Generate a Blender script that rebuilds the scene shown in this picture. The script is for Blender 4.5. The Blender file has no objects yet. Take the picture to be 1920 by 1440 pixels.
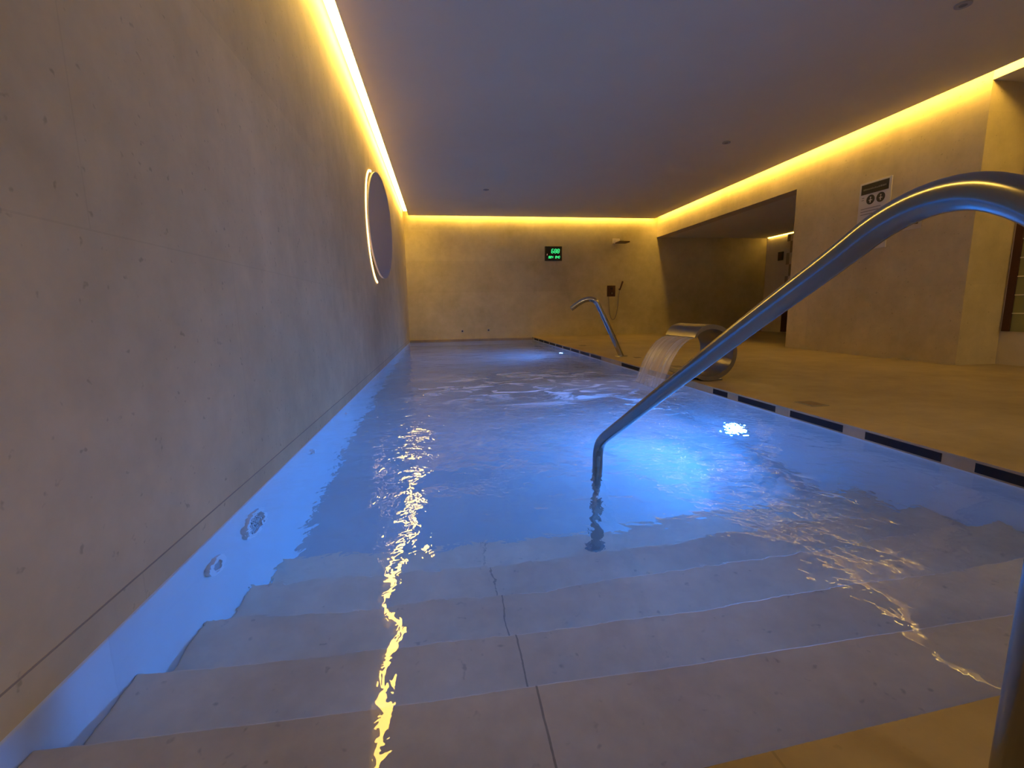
import bpy, bmesh, math, random
from mathutils import Vector, Matrix
random.seed(7)
sc = bpy.context.scene
COL = sc.collection

# ------------------------------------------------------------ frame of the place (metres; deck surface is z = 0)
XL, XR, XC = -0.669, 4.671, 1.912        # left wall, right wall, right edge of the pool
YB, YN, YO = 9.826, 3.606, 5.776         # back wall, near end of the wall block, near side of the opening
XS, XP = 5.112, 7.30                     # recess side wall, passage wall
ZC, ZS, ZW = 2.45, 2.076, -0.056         # ceiling, soffit of the opening, water level
PF, YR = -1.0, -3.2                      # pool floor, rear wall

# ------------------------------------------------------------ camera
f, yaw, pitch, roll = 870.0, .1467, -.1571, -.0165
fw = Vector((math.sin(yaw)*math.cos(pitch), math.cos(yaw)*math.cos(pitch), math.sin(pitch)))
r0 = Vector((math.cos(yaw), -math.sin(yaw), 0)); u0 = r0.cross(fw)
rt = math.cos(roll)*r0 + math.sin(roll)*u0
up = -math.sin(roll)*r0 + math.cos(roll)*u0
cam = bpy.data.cameras.new('camera'); co = bpy.data.objects.new('camera', cam); COL.objects.link(co)
M = Matrix((rt, up, -fw)).transposed().to_4x4(); M.translation = (0, 0, .567)
co.matrix_world = M
cam.sensor_fit = 'HORIZONTAL'; cam.sensor_width = 36; cam.lens = 36*f/1920; cam.clip_start = .02
sc.camera = co

# ------------------------------------------------------------ world, exposure, light path settings
w = bpy.data.worlds.new('world'); sc.world = w; w.use_nodes = True
w.node_tree.nodes['Background'].inputs[0].default_value = (.35, .38, .45, 1)
w.node_tree.nodes['Background'].inputs[1].default_value = .02
sc.view_settings.view_transform = 'Standard'; sc.view_settings.look = 'None'
sc.view_settings.gamma = 1; sc.view_settings.use_curve_mapping = False
sc.view_settings.exposure = 0.18
cy = sc.cycles
cy.max_bounces = 12; cy.diffuse_bounces = 4; cy.glossy_bounces = 6; cy.transmission_bounces = 8
cy.transparent_max_bounces = 10; cy.volume_bounces = 1
cy.caustics_reflective = True; cy.caustics_refractive = True; cy.blur_glossy = 1.5
cy.sample_clamp_indirect = 2.5; cy.sample_clamp_direct = 0
cy.use_adaptive_sampling = True; cy.adaptive_threshold = .08
cy.use_denoising = True
try: cy.denoiser = 'OPENIMAGEDENOISE'
except Exception: pass

WARM = (1.0, .60, .10)
E_LEFT, E_BACK, E_RIGHT, E_PASS = 42.0, 38.0, 38.0, 13.0
E_POOL = 2000.0
E_SPOT = 190.0
FILL = 26.0

# ------------------------------------------------------------ materials
MATS = {}
def nt(name):
    m = bpy.data.materials.new(name); m.use_nodes = True
    MATS[name] = m
    n = m.node_tree
    return m, n, n.nodes['Principled BSDF'], n.nodes['Material Output']
def rgba(c): return (c[0], c[1], c[2], 1)
def plain(name, col, rough=.5, metal=0, emit=None, es=0):
    m, n, b, o = nt(name)
    # slight procedural variation of the roughness
    no = n.nodes.new('ShaderNodeTexNoise'); no.inputs['Scale'].default_value = 30
    mr = n.nodes.new('ShaderNodeMapRange'); dv = .008 if metal > .9 else .05; mr.inputs[3].default_value = max(0, rough-dv); mr.inputs[4].default_value = min(1, rough+dv)
    n.links.new(no.outputs[0], mr.inputs[0]); n.links.new(mr.outputs[0], b.inputs['Roughness'])
    b.inputs['Base Color'].default_value = rgba(col); b.inputs['Metallic'].default_value = metal
    if emit:
        b.inputs['Emission Color'].default_value = rgba(emit); b.inputs['Emission Strength'].default_value = es
    return m
def stone(name, c1, c2, scale=1.4, rough=.55, joints=None, bump=.15, spots=.0, axis='yz', off=(0, 0)):
    """mottled limestone plaster; joints = (block width, block height, line strength)"""
    m, n, b, o = nt(name)
    L = n.links.new
    tc = n.nodes.new('ShaderNodeTexCoord')
    a = n.nodes.new('ShaderNodeTexNoise'); a.inputs['Scale'].default_value = scale; a.inputs['Detail'].default_value = 6; a.inputs['Roughness'].default_value = .6
    a2 = n.nodes.new('ShaderNodeTexNoise'); a2.inputs['Scale'].default_value = scale*7; a2.inputs['Detail'].default_value = 5; a2.inputs['Roughness'].default_value = .65
    L(tc.outputs['Object'], a.inputs['Vector']); L(tc.outputs['Object'], a2.inputs['Vector'])
    mx = n.nodes.new('ShaderNodeMix'); mx.data_type = 'FLOAT'; mx.inputs[0].default_value = .3
    L(a.outputs[0], mx.inputs[2]); L(a2.outputs[0], mx.inputs[3])
    cr = n.nodes.new('ShaderNodeValToRGB'); cr.color_ramp.elements[0].position = .36; cr.color_ramp.elements[1].position = .66
    cr.color_ramp.elements[0].color = rgba(c1); cr.color_ramp.elements[1].color = rgba(c2)
    L(mx.outputs[0], cr.inputs[0])
    colo = cr.outputs[0]
    if spots:
        s = n.nodes.new('ShaderNodeTexNoise'); s.inputs['Scale'].default_value = 38; s.inputs['Detail'].default_value = 2
        L(tc.outputs['Object'], s.inputs['Vector'])
        sr = n.nodes.new('ShaderNodeMapRange'); sr.inputs[1].default_value = .68; sr.inputs[2].default_value = .76; sr.inputs[3].default_value = 1; sr.inputs[4].default_value = 1-spots
        L(s.outputs[0], sr.inputs[0])
        mm = n.nodes.new('ShaderNodeMix'); mm.data_type = 'RGBA'; mm.blend_type = 'MULTIPLY'; mm.inputs[0].default_value = 1
        L(colo, mm.inputs[6]); L(sr.outputs[0], mm.inputs[7]); colo = mm.outputs[2]
    if joints:
        sp = n.nodes.new('ShaderNodeSeparateXYZ'); L(tc.outputs['Object'], sp.inputs[0])
        cb = n.nodes.new('ShaderNodeCombineXYZ')
        idx = {'x': 0, 'y': 1, 'z': 2}
        for k in (0, 1):
            ad = n.nodes.new('ShaderNodeMath'); ad.operation = 'ADD'; ad.inputs[1].default_value = off[k]
            L(sp.outputs[idx[axis[k]]], ad.inputs[0]); L(ad.outputs[0], cb.inputs[k])
        br = n.nodes.new('ShaderNodeTexBrick'); br.inputs['Scale'].default_value = 1
        br.inputs['Brick Width'].default_value = joints[0]; br.inputs['Row Height'].default_value = joints[1]
        br.inputs['Mortar Size'].default_value = .0022; br.inputs['Mortar Smooth'].default_value = .2
        br.inputs['Color1'].default_value = (1, 1, 1, 1); br.inputs['Color2'].default_value = (.90, .90, .90, 1)
        g = 1-joints[2]; br.inputs['Mortar'].default_value = (g, g, g, 1)
        L(cb.outputs[0], br.inputs['Vector'])
        mm = n.nodes.new('ShaderNodeMix'); mm.data_type = 'RGBA'; mm.blend_type = 'MULTIPLY'; mm.inputs[0].default_value = 1
        L(colo, mm.inputs[6]); L(br.outputs[0], mm.inputs[7]); colo = mm.outputs[2]
    L(colo, b.inputs['Base Color']); b.inputs['Roughness'].default_value = rough
    b.inputs['Specular IOR Level'].default_value = .35
    bp = n.nodes.new('ShaderNodeBump'); bp.inputs['Strength'].default_value = bump; bp.inputs['Distance'].default_value = .01
    L(mx.outputs[0], bp.inputs['Height']); L(bp.outputs[0], b.inputs['Normal'])
    return m
stone('wall_stone', (.46, .385, .225), (.70, .59, .36), .9, .6, (1.25, .72, .09), .25, .30, 'yz', (0.2, -.015))
stone('back_stone', (.42, .36, .205), (.62, .54, .32), .9, .6, (1.29, .62, .12), .2, .15, 'xz', (-.03, .28))
stone('plain_stone', (.50, .44, .35), (.64, .57, .47), .9, .6, (1.3, .9, .08), .2, .1, 'yz')
stone('deck_stone', (.21, .157, .090), (.40, .315, .19), .9, .42, (1.2, .6, .22), .08, .2, 'xy', (.2, .1))
stone('tread_stone', (.60, .50, .38), (.84, .72, .56), 2.2, .5, (3.2, 9, .55), .1, .3, 'xy', (1.455, 3))
stone('pool_floor_stone', (.36, .38, .38), (.52, .54, .53), .9, .6, (.9, .9, .15), .08, .15, 'xy')
stone('pool_wall_tile', (.62, .66, .70), (.74, .78, .80), .8, .45, (.62, 1.2, .10), .05, 0, 'yz', (.31, 0))
stone('ceiling_paint', (.70, .65, .49), (.74, .69, .53), .5, .8, None, .03)
plain('slot_black', (.010, .010, .013), .6)  # flat black standing in for the shaded slot openings
MATS['slot_black'].node_tree.nodes['Principled BSDF'].inputs['Specular IOR Level'].default_value = .12
plain('steel', (.27, .27, .28), .2, 1)
plain('steel_satin', (.22, .21, .22), .28, 1)
plain('chrome', (.45, .44, .43), .15, 1)
plain('pale_metal', (.75, .70, .62), .35, .2)
plain('dark_bronze', (.06, .022, .016), .35, .3)
plain('black_plastic', (.01, .01, .011), .35)
plain('white_plastic', (.75, .76, .78), .4)
plain('grey_plastic', (.35, .36, .38), .45)
plain('sign_white', (.62, .60, .60), .6)
plain('sign_black', (.012, .012, .014), .5)
plain('sign_grey', (.20, .20, .20), .6)
plain('disc_grey', (.36, .36, .42), .5)
plain('grout_dark', (.03, .028, .025), .7)
plain('joint', (.30, .25, .18), .8)
plain('olive_glass', (.22, .22, .09), .3)
plain('pale_line', (.75, .70, .50), .5)
plain('lens', (.8, .85, 1), .3, 0, (.065, .29, 1.0), E_POOL)
plain('led_left', (1, .9, .6), .5, 0, WARM, E_LEFT)
plain('led_back', (1, .9, .6), .5, 0, WARM, E_BACK)
plain('led_right', (1, .9, .6), .5, 0, WARM, E_RIGHT)
plain('led_passage', (1, .9, .6), .5, 0, WARM, E_PASS)
plain('led_ring', (1, .9, .6), .5, 0, (1, .55, .18), 6)
plain('green_led', (.02, .3, .1), .5, 0, (.05, 1, .28), 1.1)
plain('red_led', (.3, .1, .1), .5, 0, (1, .45, .35), .8)
plain('fill_glow', (.9, .9, .9), .5, 0, (1.0, .76, .48), FILL)
# check tile on the passage pillar
m, n, b, o = nt('check_tile')
ch = n.nodes.new('ShaderNodeTexChecker'); ch.inputs['Scale'].default_value = 4.2
ch.inputs[1].default_value = (.55, .47, .36, 1); ch.inputs[2].default_value = (.25, .2, .14, 1)
tc = n.nodes.new('ShaderNodeTexCoord'); n.links.new(tc.outputs['Object'], ch.inputs[0]); n.links.new(ch.outputs[0], b.inputs['Base Color'])

# water: refracting surface with ripples, foam below the water blade, slightly milky body
def water_material():
    m = bpy.data.materials.new('water'); m.use_nodes = True; MATS['water'] = m
    n = m.node_tree; n.nodes.clear(); L = n.links.new; N = n.nodes.new
    out = N('ShaderNodeOutputMaterial'); geo = N('ShaderNodeNewGeometry')
    gl = N('ShaderNodeBsdfGlass'); gl.inputs['IOR'].default_value = 1.33; gl.inputs['Roughness'].default_value = .0
    gl.inputs['Color'].default_value = (.97, .99, 1, 1)
    pos = geo.outputs['Position']
    def noise(scale, det, vec=pos, dist=0):
        t = N('ShaderNodeTexNoise'); t.inputs['Scale'].default_value = scale; t.inputs['Detail'].default_value = det
        t.inputs['Distortion'].default_value = dist; L(vec, t.inputs['Vector']); return t.outputs[0]
    def math_(op, a, b_):
        t = N('ShaderNodeMath'); t.operation = op
        for k, v in enumerate((a, b_)):
            if isinstance(v, (int, float)): t.inputs[k].default_value = v
            else: L(v, t.inputs[k])
        return t.outputs[0]
    def radial(cx, cyy, r1, r2, sx=1, sy=1):   # 1 inside r1 falling to 0 at r2
        mp = N('ShaderNodeMapping'); mp.inputs['Location'].default_value = (-cx*sx, -cyy*sy, 0); mp.inputs['Scale'].default_value = (sx, sy, 0)
        L(pos, mp.inputs['Vector'])
        ln = N('ShaderNodeVectorMath'); ln.operation = 'LENGTH'; L(mp.outputs[0], ln.inputs[0])
        r = N('ShaderNodeMapRange'); r.interpolation_type = 'SMOOTHSTEP'
        r.inputs[1].default_value = r1; r.inputs[2].default_value = r2; r.inputs[3].default_value = 1; r.inputs[4].default_value = 0
        L(ln.outputs['Value'], r.inputs[0]); return r.outputs[0]
    sp = N('ShaderNodeSeparateXYZ'); L(pos, sp.inputs[0])
    # agitation: calm over the steps, lively farther in
    ag = N('ShaderNodeMapRange'); ag.interpolation_type = 'SMOOTHSTEP'
    ag.inputs[1].default_value = .85; ag.inputs[2].default_value = 1.45; ag.inputs[3].default_value = .2; ag.inputs[4].default_value = 1
    L(sp.outputs[1], ag.inputs[0])
    near = radial(1.35, 3.5, .3, 2.2)
    agi = math_('MAXIMUM', ag.outputs[0], math_('MULTIPLY', radial(1.12, 1.30, .12, .62), 1.25))
    big = math_('MULTIPLY', noise(2.6, 2), .016)
    mid = math_('MULTIPLY', math_('MULTIPLY', noise(9, 2, dist=.4), .0068), agi)
    fine = math_('MULTIPLY', math_('MULTIPLY', noise(26, 2, dist=.6), .0030), math_('ADD', math_('MULTIPLY', near, 1.2), math_('MULTIPLY', agi, .6)))
    h = math_('ADD', math_('ADD', big, mid), fine)
    bp = N('ShaderNodeBump'); bp.inputs['Strength'].default_value = 1; bp.inputs['Distance'].default_value = 1
    L(h, bp.inputs['Height']); L(bp.outputs[0], gl.inputs['Normal'])
    # foam and painted glitter
    mp = N('ShaderNodeMapping'); mp.inputs['Scale'].default_value = (1, 1.5, 1); L(pos, mp.inputs['Vector'])
    fn = noise(3.2, 7, mp.outputs[0], 1.2)
    fm = N('ShaderNodeMapRange'); fm.inputs[1].default_value = .50; fm.inputs[2].default_value = .62; L(fn, fm.inputs[0])
    zone = radial(.95, 3.8, .2, 1.3, .75, 1.0)
    core = math_('MULTIPLY', radial(1.35, 3.72, .10, .75, .75, 1.25), math_('ADD', math_('MULTIPLY', fm.outputs[0], .6), .35))
    f2 = N('ShaderNodeMapRange'); f2.inputs[1].default_value = .56; f2.inputs[2].default_value = .70; L(noise(17, 5, mp.outputs[0], .8), f2.inputs[0])
    glitter_foam = math_('MULTIPLY', f2.outputs[0], radial(.95, 2.95, .3, 1.15, .8, 1.1))  # sparse fine foam flecks, painting in the warm reflected glitter
    foam = math_('MAXIMUM', math_('MULTIPLY', math_('MULTIPLY', fm.outputs[0], zone), .8), math_('MULTIPLY', core, .95))
    foam = math_('MAXIMUM', foam, math_('MULTIPLY', glitter_foam, .35))
    df = N('ShaderNodeBsdfDiffuse'); df.inputs['Color'].default_value = (.85, .88, .95, 1)
    tl = N('ShaderNodeBsdfTranslucent'); tl.inputs['Color'].default_value = (.85, .88, .95, 1)
    fmx = N('ShaderNodeMixShader'); fmx.inputs[0].default_value = .55; L(df.outputs[0], fmx.inputs[1]); L(tl.outputs[0], fmx.inputs[2])
    ms = N('ShaderNodeMixShader'); L(foam, ms.inputs[0]); L(gl.outputs[0], ms.inputs[1]); L(fmx.outputs[0], ms.inputs[2])
    L(ms.outputs[0], out.inputs['Surface'])
    vs = N('ShaderNodeVolumeScatter'); vs.inputs['Density'].default_value = .18; vs.inputs['Color'].default_value = (.80, .92, 1, 1); vs.inputs['Anisotropy'].default_value = .2
    va = N('ShaderNodeVolumeAbsorption'); va.inputs['Density'].default_value = .22; va.inputs['Color'].default_value = (.45, .85, .98, 1)
    ad = N('ShaderNodeAddShader'); L(vs.outputs[0], ad.inputs[0]); L(va.outputs[0], ad.inputs[1])
    L(ad.outputs[0], out.inputs['Volume'])
water_material()

def sheet_material():
    m = bpy.data.materials.new('water_sheet'); m.use_nodes = True; MATS['water_sheet'] = m
    n = m.node_tree; n.nodes.clear(); L = n.links.new; N = n.nodes.new
    out = N('ShaderNodeOutputMaterial'); tc = N('ShaderNodeTexCoord')
    mp = N('ShaderNodeMapping'); mp.inputs['Scale'].default_value = (1.5, 55, 1.5); L(tc.outputs['Object'], mp.inputs['Vector'])
    t = N('ShaderNodeTexNoise'); t.inputs['Scale'].default_value = 1; t.inputs['Detail'].default_value = 3; L(mp.outputs[0], t.inputs['Vector'])
    r = N('ShaderNodeMapRange'); r.inputs[1].default_value = .35; r.inputs[2].default_value = .75; r.inputs[3].default_value = .14; r.inputs[4].default_value = .5
    L(t.outputs[0], r.inputs[0])
    tr = N('ShaderNodeBsdfTransparent'); gs = N('ShaderNodeBsdfGlossy'); gs.inputs['Roughness'].default_value = .35
    tl = N('ShaderNodeBsdfTranslucent'); df = N('ShaderNodeBsdfDiffuse')
    a = N('ShaderNodeMixShader'); a.inputs[0].default_value = .5; L(gs.outputs[0], a.inputs[1]); L(tl.outputs[0], a.inputs[2])
    b = N('ShaderNodeMixShader'); b.inputs[0].default_value = .3; L(a.outputs[0], b.inputs[1]); L(df.outputs[0], b.inputs[2])
    c = N('ShaderNodeMixShader'); L(r.outputs[0], c.inputs[0]); L(tr.outputs[0], c.inputs[1]); L(b.outputs[0], c.inputs[2])
    L(c.outputs[0], out.inputs['Surface'])
sheet_material()

# ------------------------------------------------------------ helpers
def obj(name, bm, mat, parent=None, smooth=False):
    bmesh.ops.recalc_face_normals(bm, faces=bm.faces)
    me = bpy.data.meshes.new(name); bm.to_mesh(me); bm.free()
    if smooth:
        for p in me.polygons: p.use_smooth = True
    me.materials.append(MATS[mat])
    o = bpy.data.objects.new(name, me); COL.objects.link(o)
    if parent: o.parent = parent; o.matrix_parent_inverse = parent.matrix_basis.inverted()
    return o
def empty(name, loc):
    o = bpy.data.objects.new(name, None); COL.objects.link(o); o.location = loc; o.empty_display_size = .1
    return o
def tag(o, label, cat, group=None, kind=None):
    o['label'] = label; o['category'] = cat
    if group: o['group'] = group
    if kind: o['kind'] = kind
    return o
def box(bm, x0, x1, y0, y1, z0, z1, bev=0):
    v = [bm.verts.new((x, y, z)) for x in (x0, x1) for y in (y0, y1) for z in (z0, z1)]
    q = [(0, 1, 3, 2), (4, 6, 7, 5), (0, 4, 5, 1), (2, 3, 7, 6), (0, 2, 6, 4), (1, 5, 7, 3)]
    fs = [bm.faces.new([v[i] for i in a]) for a in q]
    if bev:
        es = list({e for f_ in fs for e in f_.edges})
        bmesh.ops.bevel(bm, geom=es, offset=bev, segments=2, affect='EDGES', profile=.5)
    return bm
def prism(bm, poly, z0, z1):
    a = [bm.verts.new((x, y, z0)) for x, y in poly]; b = [bm.verts.new((x, y, z1)) for x, y in poly]
    bm.faces.new(a); bm.faces.new(b)
    for i in range(len(a)):
        j = (i+1) % len(a); bm.faces.new((a[i], a[j], b[j], b[i]))
    return bm
def structure(name, boxes, mat, bev=0):
    bm = bmesh.new()
    for b in boxes: box(bm, *b, bev=bev)
    o = obj(name, bm, mat); o['kind'] = 'structure'; return o
def tube(bm, pts, rad, seg=20, flat=None):
    """swept tube; rad number or list; flat = list of (side, normal) scale pairs"""
    P = [Vector(p) for p in pts]; n = len(P); rings = []
    t0 = (P[1]-P[0]).normalized(); ref = Vector((0, 0, 1)) if abs(t0.z) < .9 else Vector((0, 1, 0))
    nrm = t0.cross(ref).normalized()
    for i in range(n):
        t = (P[min(i+1, n-1)]-P[max(i-1, 0)]).normalized()
        nrm = (nrm - t*nrm.dot(t)).normalized(); bn = t.cross(nrm)
        r = rad[i] if isinstance(rad, (list, tuple)) else rad
        a, b = flat[i] if flat else (1, 1)
        rings.append([bm.verts.new(P[i]+nrm*math.cos(2*math.pi*k/seg)*r*a+bn*math.sin(2*math.pi*k/seg)*r*b) for k in range(seg)])
    for i in range(n-1):
        for k in range(seg):
            bm.faces.new((rings[i][k], rings[i][(k+1) % seg], rings[i+1][(k+1) % seg], rings[i+1][k]))
    bm.faces.new(rings[0]); bm.faces.new(rings[-1])
    return bm
def smooth_path(pts, n=6):
    """Catmull-Rom through the points"""
    P = [Vector(p) for p in pts]; out = []
    for i in range(len(P)-1):
        a = P[max(i-1, 0)]; b = P[i]; c = P[i+1]; d = P[min(i+2, len(P)-1)]
        for k in range(n):
            t = k/n
            out.append(.5*((2*b)+(c-a)*t+(2*a-5*b+4*c-d)*t*t+(3*b-a-3*c+d)*t**3))
    out.append(P[-1]); return out
def cyl(bm, c, axis, r, h, seg=32, r2=None):
    """cylinder from c along axis"""
    a = Vector(axis).normalized(); ref = Vector((0, 0, 1)) if abs(a.z) < .9 else Vector((1, 0, 0))
    u = a.cross(ref).normalized(); v = a.cross(u); c = Vector(c); r2 = r if r2 is None else r2
    A = [bm.verts.new(c+u*math.cos(2*math.pi*k/seg)*r+v*math.sin(2*math.pi*k/seg)*r) for k in range(seg)]
    B = [bm.verts.new(c+a*h+u*math.cos(2*math.pi*k/seg)*r2+v*math.sin(2*math.pi*k/seg)*r2) for k in range(seg)]
    bm.faces.new(A); bm.faces.new(B)
    for k in range(seg): bm.faces.new((A[k], A[(k+1) % seg], B[(k+1) % seg], B[k]))
    return bm
def ring(bm, c, axis, r0_, r1_, h, a0=0, a1=2*math.pi, seg=64):
    a = Vector(axis).normalized(); u = a.cross(Vector((0, 0, 1))).normalized() if abs(a.z) < .9 else Vector((1, 0, 0)); v = u.cross(a); c = Vector(c)
    full = abs(a1-a0-2*math.pi) < 1e-6; R = []
    for k in range(seg if full else seg+1):
        t = a0+(a1-a0)*k/seg; d = u*math.cos(t)+v*math.sin(t)
        R.append([bm.verts.new(c+d*r0_), bm.verts.new(c+d*r1_), bm.verts.new(c+d*r1_+a*h), bm.verts.new(c+d*r0_+a*h)])
    for k in range(len(R) if full else len(R)-1):
        p, q = R[k], R[(k+1) % len(R)]
        for i in range(4): bm.faces.new((p[i], q[i], q[(i+1) % 4], p[(i+1) % 4]))
    if not full: bm.faces.new(R[0]); bm.faces.new(R[-1])
    return bm
def auto(o, ang=40):
    for p in o.data.polygons: p.use_smooth = True
    try: o.data.set_sharp_from_angle(angle=math.radians(ang))
    except Exception: pass
    return o

# ------------------------------------------------------------ the setting
TOP = ZC+.16
GL, GB, GR = .10, .09, .10       # widths of the light slots
fy = lambda x: .438+.0628*x       # near edge of the pool
structure('wall_left', [(XL-.25, XL, YR, YB+.25, ZW+.006, TOP)], 'wall_stone')
structure('wall_back', [(XL-.25, XP+.3, YB, YB+.25, ZW+.03, TOP)], 'back_stone')
structure('trim_1', [(XL, XC, YB-.03, YB, ZW-.05, ZW+.045)], 'deck_stone')
structure('wall_right', [(XR, XS, YN, YO, 0, TOP), (XR, XR+.22, YO, YB, ZS, TOP)], 'wall_stone')
structure('wall_recess', [(XS, XS+.15, YR, YN, 0, TOP)], 'plain_stone')
structure('wall_passage', [(XP, XP+.2, YN, YB, 0, TOP)], 'plain_stone')
structure('wall_rear', [(XL-.25, XS+.15, YR-.2, YR, 0, TOP)], 'plain_stone')
structure('wall_passage_end', [(XS, XP+.2, YN, YN+.15, 0, TOP)], 'plain_stone')
structure('ceiling', [(XL+GL, XR-GR, YR, YB-GB, ZC, ZC+.016), (XL-.25, XP+.3, YR-.2, YB+.25, TOP, TOP+.1)], 'ceiling_paint')
structure('ceiling_passage', [(XR+.22, XP, YO, YB, ZS, ZS+.08), (XS, XP, YN+.15, YO, ZS, ZS+.08)], 'ceiling_paint')
structure('ceiling_recess', [(XR, XS, YR, YN, ZC-.03, TOP)], 'ceiling_paint')
bm = bmesh.new()
prism(bm, [(XL-.25, YR-.2), (XC, YR-.2), (XC, fy(XC)), (XL-.25, fy(XL-.25))], -1.2, 0)
prism(bm, [(XC, YR-.2), (XP+.3, YR-.2), (XP+.3, YB+.25), (XC+.004, YB+.25), (XC+.004, fy(XC)), (XC, fy(XC))], -.12, 0)
o = obj('floor', bm, 'deck_stone'); o['kind'] = 'structure'
structure('trim_2', [(XC-.008, XC+.002, fy(XC), YB, -.009, .0008)], 'deck_stone')
structure('trim_6', [(XC-.0025, XC+.002, fy(XC), YB, -.052, -.0085)], 'deck_stone')
structure('pool_wall_left', [(XL-.25, XL, YR, YB+.25, PF-.2, ZW+.006)], 'pool_wall_tile')
structure('pool_wall_right', [(XC, XC+.25, fy(XC), YB+.25, PF-.2, -.009)], 'pool_wall_tile')
structure('pool_wall_back', [(XL, XC, YB-.02, YB+.25, PF-.2, ZW-.05)], 'pool_wall_tile')
structure('pool_floor', [(XL-.1, XC+.1, .4, YB+.1, PF-.2, PF)], 'pool_floor_stone')
structure('trim_5', [(XL-.01, XL+.0006, YR, YB, .013, .017)], 'joint')
steps = empty('pool_stairs', (.6, .8, PF)); steps['kind'] = 'structure'
nos = [(.745, -.155), (.99, -.30), (1.275, -.466), (1.55, -.629), (1.83, -.79)]
y0 = .40
for k, (yn, z) in enumerate(nos):
    bm = bmesh.new(); box(bm, XL, XC, y0, yn, PF, z, .004)
    obj('step', bm, 'tread_stone', steps); y0 = yn-.002

# ------------------------------------------------------------ cove light strips
def strip(name_mat, bx, label):
    bm = bmesh.new(); box(bm, *bx); o = obj('light_strip', bm, name_mat)
    tag(o, label, 'light strip', None); return o
ZL = ZC+.034
strip('led_left', (XL+.025, XL+.090, 1.0, 9.45, ZL-.012, ZL+.012), 'warm yellow light strip in the slot above the left wall')
strip('led_back', (XL+.1, XR-.12, YB-.084, YB-.052, ZL-.012, ZL+.012), 'warm yellow light strip in the slot above the back wall')
strip('led_right', (XR-.094, XR-.060, 1.2, YB-.1, ZL-.012, ZL+.012), 'warm yellow light strip in the slot above the right wall')
strip('led_passage', (XP-.03, XP-.005, 8.2, YB-.06, ZS-.012, ZS-.002), 'short warm light strip deep in the passage behind the opening')

# ------------------------------------------------------------ water
bm = bmesh.new()
box(bm, XL-.01, XC+.01, .35, YB-.01, PF-.01, ZW)
wo = obj('pool_water', bm, 'water'); tag(wo, 'rippling blue lit water filling the long pool', 'water', None, 'stuff')

# ------------------------------------------------------------ overflow slots along the pool's right edge, dark openings drawn as black boxes
prs = [(.54, .89), (1.01, 1.361), (1.478, 1.812), (1.934, 2.283), (2.401, 2.749), (2.866, 3.037), (4.30, 4.77)]
y = 5.43
while y < 9.6: prs.append((y, min(y+.40, YB-.03))); y += .47
band = empty('edge_slot_band', (XC, 5, ZW)); tag(band, 'row of overflow slots drawn as flat black boxes under the right pool coping', 'slot band')
for a, b in prs:
    bm = bmesh.new(); box(bm, XC-.004, XC+.02, a, b, -.046, -.010, .001); obj('slot_black', bm, 'slot_black', band)

# ------------------------------------------------------------ underwater lamps
for (y, z, lab) in ((2.728, -.715, 'glowing blue-white underwater lamp nearer the steps, below the right pool edge'),
                    (7.35, -.76, 'glowing blue-white underwater lamp near the far end of the pool')):
    t = empty('underwater_lamp', (XC, y, z)); tag(t, lab, 'pool lamp', 'underwater lamps in the right pool wall')
    bm = bmesh.new(); ring(bm, (XC+.005, y, z), (-1, 0, 0), .045, .085, .018); auto(obj('bezel', bm, 'steel', t))
    bm = bmesh.new(); cyl(bm, (XC+.005, y, z), (-1, 0, 0), .045, .012); obj('lens', bm, 'lens', t)
    sl = bpy.data.lights.new('lamp_beam', 'SPOT'); sl.energy = E_SPOT*(1 if y < 5 else .55); sl.color = (.05, .27, 1); sl.spot_size = math.radians(112); sl.spot_blend = .5; sl.shadow_soft_size = .035
    so_ = bpy.data.objects.new('lamp_beam', sl); COL.objects.link(so_); so_.parent = t
    so_.location = (-.035, 0, 0); so_.rotation_euler = Vector((-1, -.18, .22)).to_track_quat('-Z', 'Y').to_euler()

# ------------------------------------------------------------ handrail
t = empty('handrail', (.6, .33, 0)); tag(t, 'large brushed steel handrail arching from the deck into the pool', 'handrail')
hp = [(.6, .348, 0), (.6, .348, .25), (.6, .346, .48), (.6, .349, .56), (.6, .364, .613), (.6, .390, .650), (.6, .427, .676), (.6, .470, .692), (.6, .522, .692),
      (.6, .580, .674), (.6, .656, .632), (.6, .860, .523), (.6, 1.178, .346), (.6, 1.398, .223), (.6, 1.60, .111), (.6, 1.672, .068),
      (.6, 1.705, .040), (.6, 1.724, .005), (.6, 1.731, -.05), (.6, 1.733, -.3), (.6, 1.733, -.79)]
bm = bmesh.new(); tube(bm, smooth_path(hp, 6), .0205, 28); auto(obj('rail_tube', bm, 'steel', t), 60)
bm = bmesh.new(); cyl(bm, (.6, .348, 0), (0, 0, 1), .045, .012, r2=.040); auto(obj('base_flange', bm, 'steel', t))
bm = bmesh.new(); cyl(bm, (.6, 1.733, -.79), (0, 0, 1), .045, .012, r2=.040); auto(obj('base_flange', bm, 'steel', t))

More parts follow.
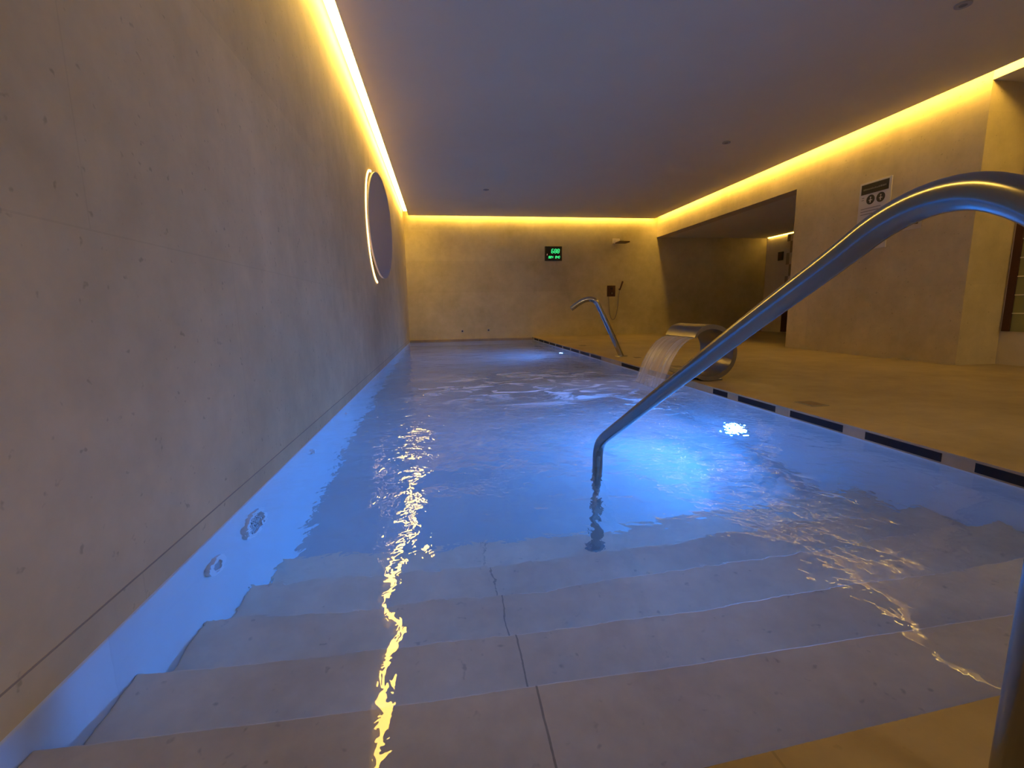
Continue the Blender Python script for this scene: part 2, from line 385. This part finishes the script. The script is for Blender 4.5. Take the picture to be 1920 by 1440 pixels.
# ------------------------------------------------------------ swan neck water spout
t = empty('water_spout', (2.126, 5.325, 0)); tag(t, 'slim steel swan-neck spout leaning over the pool from the deck', 'spout')
jp = [(2.126, 5.325, 0), (2.008, 5.325, .25), (1.89, 5.325, .49), (1.845, 5.325, .58), (1.815, 5.325, .635), (1.78, 5.325, .668), (1.73, 5.325, .683),
      (1.67, 5.325, .676), (1.60, 5.325, .645), (1.545, 5.325, .608), (1.50, 5.325, .575)]
sp_ = smooth_path(jp, 6); n_ = len(sp_); fl = []; rd = []
for i in range(n_):
    q = max(0, (i/(n_-1)-.55)/.45); fl.append((1+.25*q, 1-.6*q)); rd.append(.031-.008*q)
bm = bmesh.new(); tube(bm, sp_, rd, 24, fl); auto(obj('spout_pipe', bm, 'chrome', t), 60)
bm = bmesh.new(); cyl(bm, (2.126, 5.325, 0), (0, 0, 1), .075, .01, r2=.07); auto(obj('base_flange', bm, 'steel_satin', t))

# ------------------------------------------------------------ water blade
t = empty('waterfall_fountain', (2.1, 3.53, 0)); tag(t, 'curved C-shaped steel waterfall fountain standing on the deck edge', 'fountain')
prof = smooth_path([(1.905, 0, .338), (1.94, 0, .385), (1.99, 0, .413), (2.05, 0, .420), (2.13, 0, .398), (2.20, 0, .335), (2.238, 0, .26), (2.240, 0, .18),
        (2.21, 0, .105), (2.15, 0, .05), (2.07, 0, .022), (2.0, 0, .022), (1.95, 0, .04)], 5)
def band_mesh(bm, prof, th, y0_, y1_):
    n = len(prof); L_ = []; R_ = []
    for i, p in enumerate(prof):
        d = (prof[min(i+1, n-1)]-prof[max(i-1, 0)]).normalized(); nn = Vector((-d.z, 0, d.x))
        k = th*(.35+.65*min(1, i/8))
        L_.append(p+nn*k/2); R_.append(p-nn*k/2)
    pts = L_+R_[::-1]
    A = [bm.verts.new((p.x, y0_, p.z)) for p in pts]; B = [bm.verts.new((p.x, y1_, p.z)) for p in pts]
    for i in range(len(pts)):
        j = (i+1) % len(pts); bm.faces.new((A[i], A[j], B[j], B[i]))
    for i in range(n-1):
        a, b, c, d = i, i+1, 2*n-2-i, 2*n-1-i
        bm.faces.new((A[a], A[b], A[c], A[d])); bm.faces.new((B[a], B[b], B[c], B[d]))
bm = bmesh.new(); band_mesh(bm, prof, .034, 3.30, 3.77); auto(obj('curved_blade', bm, 'steel_satin', t), 35)
bm = bmesh.new(); box(bm, 2.0, 2.17, 3.33, 3.74, 0, .012, .003); obj('base_plate', bm, 'steel_satin', t)
# falling sheet of water
bm = bmesh.new(); rows = []
for i in range(21):
    q = i/20; x = 1.908-.275*q**.75; z = .336-(.336-ZW+.004)*(.35*q+.65*q*q)
    row = []
    for k in range(41):
        s = k/40; yy = (3.315-.03*q)+(.44+.04*q)*s
        row.append((x+.004*math.sin(s*37+q*2)*q, yy, z))
    rows.append(row)
for sgn in (0, 1):
    V = [[bm.verts.new((a-.006*sgn, b, c)) for a, b, c in r] for r in rows]
    for i in range(20):
        for k in range(40): bm.faces.new((V[i][k], V[i][k+1], V[i+1][k+1], V[i+1][k]))
    if sgn == 0: V0 = V
for i in range(20):
    for k in (0, 40): bm.faces.new((V0[i][k], V0[i+1][k], V[i+1][k], V[i][k]))
for k in range(40):
    for i in (0, 20): bm.faces.new((V0[i][k], V0[i][k+1], V[i][k+1], V[i][k]))
so = obj('falling_water', bm, 'water_sheet', None, True); tag(so, 'thin streaky sheet of water falling from the steel fountain', 'falling water', None, 'stuff')

# ------------------------------------------------------------ pool wall inlets
t = empty('wall_grille', (XL, 1.62, -.27)); tag(t, 'round white slotted grille in the blue pool wall', 'grille')
bm = bmesh.new(); ring(bm, (XL, 1.62, -.27), (1, 0, 0), .058, .085, .012); auto(obj('rim', bm, 'white_plastic', t))
bm = bmesh.new(); cyl(bm, (XL, 1.62, -.27), (1, 0, 0), .058, .003); obj('backing', bm, 'white_plastic', t)
bm = bmesh.new()
for k in range(9):
    yy = -.048+.012*k; hh = math.sqrt(max(.0002, .058**2-yy**2)); box(bm, XL+.0025, XL+.0036, 1.62+yy-.002, 1.62+yy+.002, -.27-hh, -.27+hh)
obj('slats', bm, 'sign_black', t)
for (y, z, r, lab) in ((1.337, -.235, .042, 'small round inlet nozzle in the blue pool wall, nearest the steps'),
                       (2.352, -.25, .030, 'small round inlet nozzle in the blue pool wall beyond the slotted grille'),
                       (3.2, -.27, .030, 'farthest small round inlet nozzle in the blue pool wall')):
    t = empty('inlet_nozzle', (XL, y, z)); tag(t, lab, 'nozzle', 'inlet nozzles in the left pool wall')
    bm = bmesh.new(); ring(bm, (XL, y, z), (1, 0, 0), r*.55, r, .012); auto(obj('rim', bm, 'white_plastic', t))
    bm = bmesh.new(); cyl(bm, (XL, y, z), (1, 0, 0), r*.55, .006); obj('eyeball', bm, 'grey_plastic', t)
for (x, z, lab) in ((.42, .155, 'left one of two small dark wall nozzles above the far waterline'), (.97, .165, 'right one of two small dark wall nozzles above the far waterline')):
    t = empty('wall_nozzle', (x, YB, z)); tag(t, lab, 'nozzle', 'nozzles on the back wall')
    bm = bmesh.new(); ring(bm, (x, YB, z), (0, -1, 0), .018, .03, .01, seg=24); obj('rim', bm, 'grey_plastic', t)
    bm = bmesh.new(); cyl(bm, (x, YB, z), (0, -1, 0), .018, .004, 20); obj('core', bm, 'sign_black', t)

# ------------------------------------------------------------ round disc on the left wall with glowing ring
t = empty('round_wall_panel', (XL, 5.25, 1.45)); tag(t, 'round grey disc with a glowing yellow rim on the left wall', 'wall panel')
bm = bmesh.new(); ring(bm, (XL, 5.29, 1.45), (1, 0, 0), .555, .572, .010, math.radians(-85), math.radians(85)); ro = obj('glowing_ring', bm, 'led_ring', t)
ax = Vector((1.06, -.105, 0)).normalized()
bm = bmesh.new(); cyl(bm, Vector((XL+.062, 5.25, 1.46)), ax, .53, .018, 96); auto(obj('disc', bm, 'disc_grey', t))
bm = bmesh.new(); cyl(bm, Vector((XL, 5.25, 1.46)), (1, 0, 0), .12, .062, 32); auto(obj('mount', bm, 'grey_plastic', t))

# ------------------------------------------------------------ digital clock
t = empty('digital_clock', (2.37, YB, 1.73)); tag(t, 'black digital display with green numbers on the back wall', 'clock')
cx0, cx1, cz0, cz1 = 2.190, 2.553, 1.587, 1.878
bm = bmesh.new(); box(bm, cx0, cx1, YB-.04, YB, cz0, cz1, .006); obj('casing', bm, 'black_plastic', t)
SEG = {'a': ((0, 1), (1, 1)), 'b': ((1, 1), (1, .5)), 'c': ((1, .5), (1, 0)), 'd': ((0, 0), (1, 0)), 'e': ((0, .5), (0, 0)), 'f': ((0, 1), (0, .5)), 'g': ((0, .5), (1, .5))}
DIG = {'6': 'afgecd', '8': 'abcdefg', '0': 'abcdef', '4': 'fgbc', '2': 'abged', '1': 'bc', 'Y': 'fgbc'}
def digit(bm, ch, x, z, w_, h_, th):
    for s in DIG[ch]:
        (a, b), (c, d) = SEG[s]; x0 = x+a*w_+b*h_*.12; x1 = x+c*w_+d*h_*.12
        A = Vector((x0, 0, z+b*h_)); B = Vector((x1, 0, z+d*h_)); dd = (B-A).normalized(); nn = Vector((-dd.z, 0, dd.x))*th/2
        A += dd*th*.4; B -= dd*th*.4
        q = [A+nn, B+nn, B-nn, A-nn]
        f0 = [bm.verts.new((p.x, YB-.043, p.z)) for p in q]; f1 = [bm.verts.new((p.x, YB-.038, p.z)) for p in q]
        bm.faces.new(f0); bm.faces.new(f1)
        for i in range(4): bm.faces.new((f0[i], f0[(i+1) % 4], f1[(i+1) % 4], f1[i]))
bm = bmesh.new()
for k, c_ in enumerate('688'): digit(bm, c_, 2.325+.062*k, 1.742, .040, .078, .011)
obj('large_digits', bm, 'green_led', t)
bm = bmesh.new()
for k, c_ in enumerate('884'): digit(bm, c_, 2.266+.034*k, 1.634, .022, .046, .008)
obj('small_digits', bm, 'green_led', t); bm = bmesh.new()
for k, c_ in enumerate('840'): digit(bm, c_, 2.410+.034*k, 1.634, .022, .046, .008)
obj('small_digits', bm, 'green_led', t)
bm = bmesh.new(); digit(bm, '1', 2.215, 1.692, .018, .038, .009); obj('indicator', bm, 'red_led', t)

# ------------------------------------------------------------ shower on the back wall
t = empty('wall_shower', (3.78, YB, 1.95)); tag(t, 'steel overhead wall shower projecting high on the back wall', 'shower')
bm = bmesh.new(); box(bm, 3.67, 3.83, YB-.02, YB, 1.945, 2.045, .006); obj('wall_plate', bm, 'pale_metal', t)
bm = bmesh.new(); box(bm, 3.765, 3.805, YB-.30, YB-.004, 1.955, 1.975, .004); obj('arm', bm, 'chrome', t)
bm = bmesh.new(); box(bm, 3.66, 3.89, YB-.42, YB-.19, 1.915, 1.94, .004); obj('head_plate', bm, 'dark_bronze', t)
t = empty('shower_valve', (3.655, YB, .95)); tag(t, 'dark reddish shower valve plate with two knobs', 'shower valve')
bm = bmesh.new(); box(bm, 3.565, 3.752, YB-.012, YB, .832, 1.066, .006); obj('plate', bm, 'dark_bronze', t)
for zz in (1.005, .90):
    bm = bmesh.new(); cyl(bm, (3.66, YB-.012, zz), (0, -1, 0), .026, .035, 24, .022); auto(obj('knob', bm, 'chrome', t))
t = empty('hand_shower', (3.88, YB, 1.05)); tag(t, 'dark slim hand shower with hose hanging right of the valve', 'hand shower')
bm = bmesh.new(); tube(bm, [(3.835, YB-.04, .965), (3.86, YB-.045, 1.03), (3.90, YB-.05, 1.15)], [.014, .018, .020], 14); auto(obj('handle', bm, 'dark_bronze', t))
bm = bmesh.new(); cyl(bm, (3.845, YB, .985), (0, -1, 0), .02, .035, 20); auto(obj('holder', bm, 'dark_bronze', t))
bm = bmesh.new(); tube(bm, smooth_path([(3.60, YB-.012, .835), (3.605, YB-.03, .65), (3.63, YB-.035, .44), (3.68, YB-.035, .34), (3.75, YB-.035, .38), (3.80, YB-.035, .60), (3.815, YB-.035, .80), (3.835, YB-.04, .965)], 6), .007, 10); obj('hose', bm, 'steel_satin', t)

# ------------------------------------------------------------ notice board on the right wall
t = empty('notice_sign', (XR, 4.6, 1.5)); tag(t, 'white notice sign with black header and two round pictograms', 'sign')
ya, yb, za, zb = 4.425, 4.800, 1.165, 1.885
bm = bmesh.new(); box(bm, XR-.010, XR, ya, yb, za, zb, .002); obj('board', bm, 'sign_white', t)
bm = bmesh.new(); box(bm, XR-.0115, XR-.009, ya+.028, yb-.022, zb-.125, zb-.020); obj('header', bm, 'sign_black', t)
bm = bmesh.new()
yy = yb-.05
while yy > ya+.06:
    l_ = random.uniform(.010, .022); box(bm, XR-.0125, XR-.011, yy-l_, yy, zb-.083, zb-.066-random.uniform(0, .006)); yy -= l_+.006
obj('header_lettering', bm, 'sign_grey', t)
for yy in (4.655, 4.535):
    bm = bmesh.new(); cyl(bm, (XR-.009, yy, zb-.19), (-1, 0, 0), .050, .0025, 32); pi_ = obj('pictogram', bm, 'sign_black', t)
    bm = bmesh.new(); cyl(bm, (XR-.0115, yy, zb-.168), (-1, 0, 0), .008, .0015, 16); box(bm, XR-.013, XR-.0115, yy-.006, yy+.006, zb-.222, zb-.180); box(bm, XR-.013, XR-.0115, yy-.022, yy+.018, zb-.200, zb-.192)
    obj('figure', bm, 'sign_white', pi_)
bm = bmesh.new()
for k, zz in enumerate((zb-.16, zb-.185, zb-.28, zb-.31, zb-.34, zb-.41, zb-.44, zb-.47, zb-.55, zb-.60)):
    e = .26 if k < 2 else .05+.04*(k % 3)
    box(bm, XR-.0115, XR-.0095, ya+.05+(e if k < 2 else e*.4), yb-.035, zz, zz+.007)
obj('text_lines', bm, 'sign_grey', t)
t = empty('wall_switch', (XR, 4.14, 1.36)); tag(t, 'small beige switch plate on the right wall behind the handrail arch', 'switch')
bm = bmesh.new(); box(bm, XR-.008, XR, 4.07, 4.25, 1.30, 1.38, .003); obj('plate', bm, 'plain_stone', t)
bm = bmesh.new(); box(bm, XR-.018, XR-.007, 4.10, 4.15, 1.345, 1.375, .003); obj('button', bm, 'dark_bronze', t)
t = empty('passage_switch', (XP, 9.34, 1.63)); tag(t, 'small black box on the passage wall under the light strip', 'switch')
bm = bmesh.new(); box(bm, XP-.03, XP, 9.27, 9.41, 1.54, 1.72, .005); obj('casing', bm, 'black_plastic', t)
bm = bmesh.new(); box(bm, XP-.034, XP-.028, 9.30, 9.38, 1.58, 1.68, .003); obj('cover', bm, 'dark_bronze', t)
bm = bmesh.new(); box(bm, XP-.04, XP, 8.3, 9.14, .75, 2.05); o = obj('trim_3', bm, 'check_tile'); o['kind'] = 'structure'
bm = bmesh.new(); box(bm, XP-.04, XP, 8.3, 9.16, 0.02, .75); o = obj('trim_4', bm, 'dark_bronze'); o['kind'] = 'structure'

# ------------------------------------------------------------ framed glazed panel in the recess wall
win = empty('window_1', (XS, 3.2, .3)); win['kind'] = 'structure'
bm = bmesh.new(); box(bm, XS-.02, XS, 3.525, 3.585, .305, 2.10, .003); obj('frame', bm, 'dark_bronze', win)
bm = bmesh.new(); box(bm, XS-.006, XS, 2.3, 3.525, .305, 2.10); obj('pane', bm, 'olive_glass', win)
bm = bmesh.new()
for k in range(10): box(bm, XS-.012, XS-.004, 2.3, 3.525, .305+.163*(k+1)-.004, .305+.163*(k+1)+.004)
obj('glazing_bar', bm, 'pale_line', win)

# ------------------------------------------------------------ ceiling fittings, deck covers
for (x, y, lab) in ((3.342, 5.31, 'small round grey ceiling fitting above the deck near the opening'), (3.37, 2.834, 'small round grey ceiling fitting at the top right'), (.77, 7.66, 'small round grey ceiling fitting above the far end of the pool')):
    t = empty('ceiling_fitting', (x, y, ZC)); tag(t, lab, 'ceiling fitting', 'small ceiling fittings')
    bm = bmesh.new(); ring(bm, (x, y, ZC), (0, 0, -1), .022, .045, .008, seg=32); auto(obj('rim', bm, 'grey_plastic', t))
    bm = bmesh.new(); cyl(bm, (x, y, ZC), (0, 0, -1), .022, .005, 20); obj('core', bm, 'sign_grey', t)
for (x, y, s, lab) in ((2.115, 2.37, .055, 'square dark floor cover in the deck nearest the camera'), (2.26, 4.22, .05, 'small dark floor cover in the deck behind the steel fountain'), (2.24, 5.12, .035, 'small dark floor cover beside the foot of the swan-neck spout'), (2.186, 7.10, .05, 'small dark floor cover in the far part of the deck')):
    t = empty('floor_cover', (x, y, 0)); tag(t, lab, 'floor cover', 'small floor covers in the deck')
    bm = bmesh.new(); box(bm, x-s, x+s, y-s*1.3, y+s*1.3, 0, .003, .001); obj('plate', bm, 'sign_grey', t)
    bm = bmesh.new(); box(bm, x-s*.75, x+s*.75, y-s, y+s, .003, .004); obj('grating', bm, 'dark_bronze', t)

# ------------------------------------------------------------ unseen fill lights added behind the viewpoint (dim ceiling panels)
for (x, y, lab) in ((2.2, -2.2, 'flat round fill light added behind the steps, nearer the left wall'), (3.9, -.9, 'flat round fill light added behind the steps, nearer the right wall')):
    t = empty('fill_light', (x, y, ZC)); tag(t, lab, 'added fill light', 'added fill lights behind the steps')
    bm = bmesh.new(); ring(bm, (x, y, ZC), (0, 0, -1), .32, .345, .02, seg=48); auto(obj('rim', bm, 'white_plastic', t))
    bm = bmesh.new(); cyl(bm, (x, y, ZC), (0, 0, -1), .32, .012, 48); obj('diffuser', bm, 'fill_glow', t)
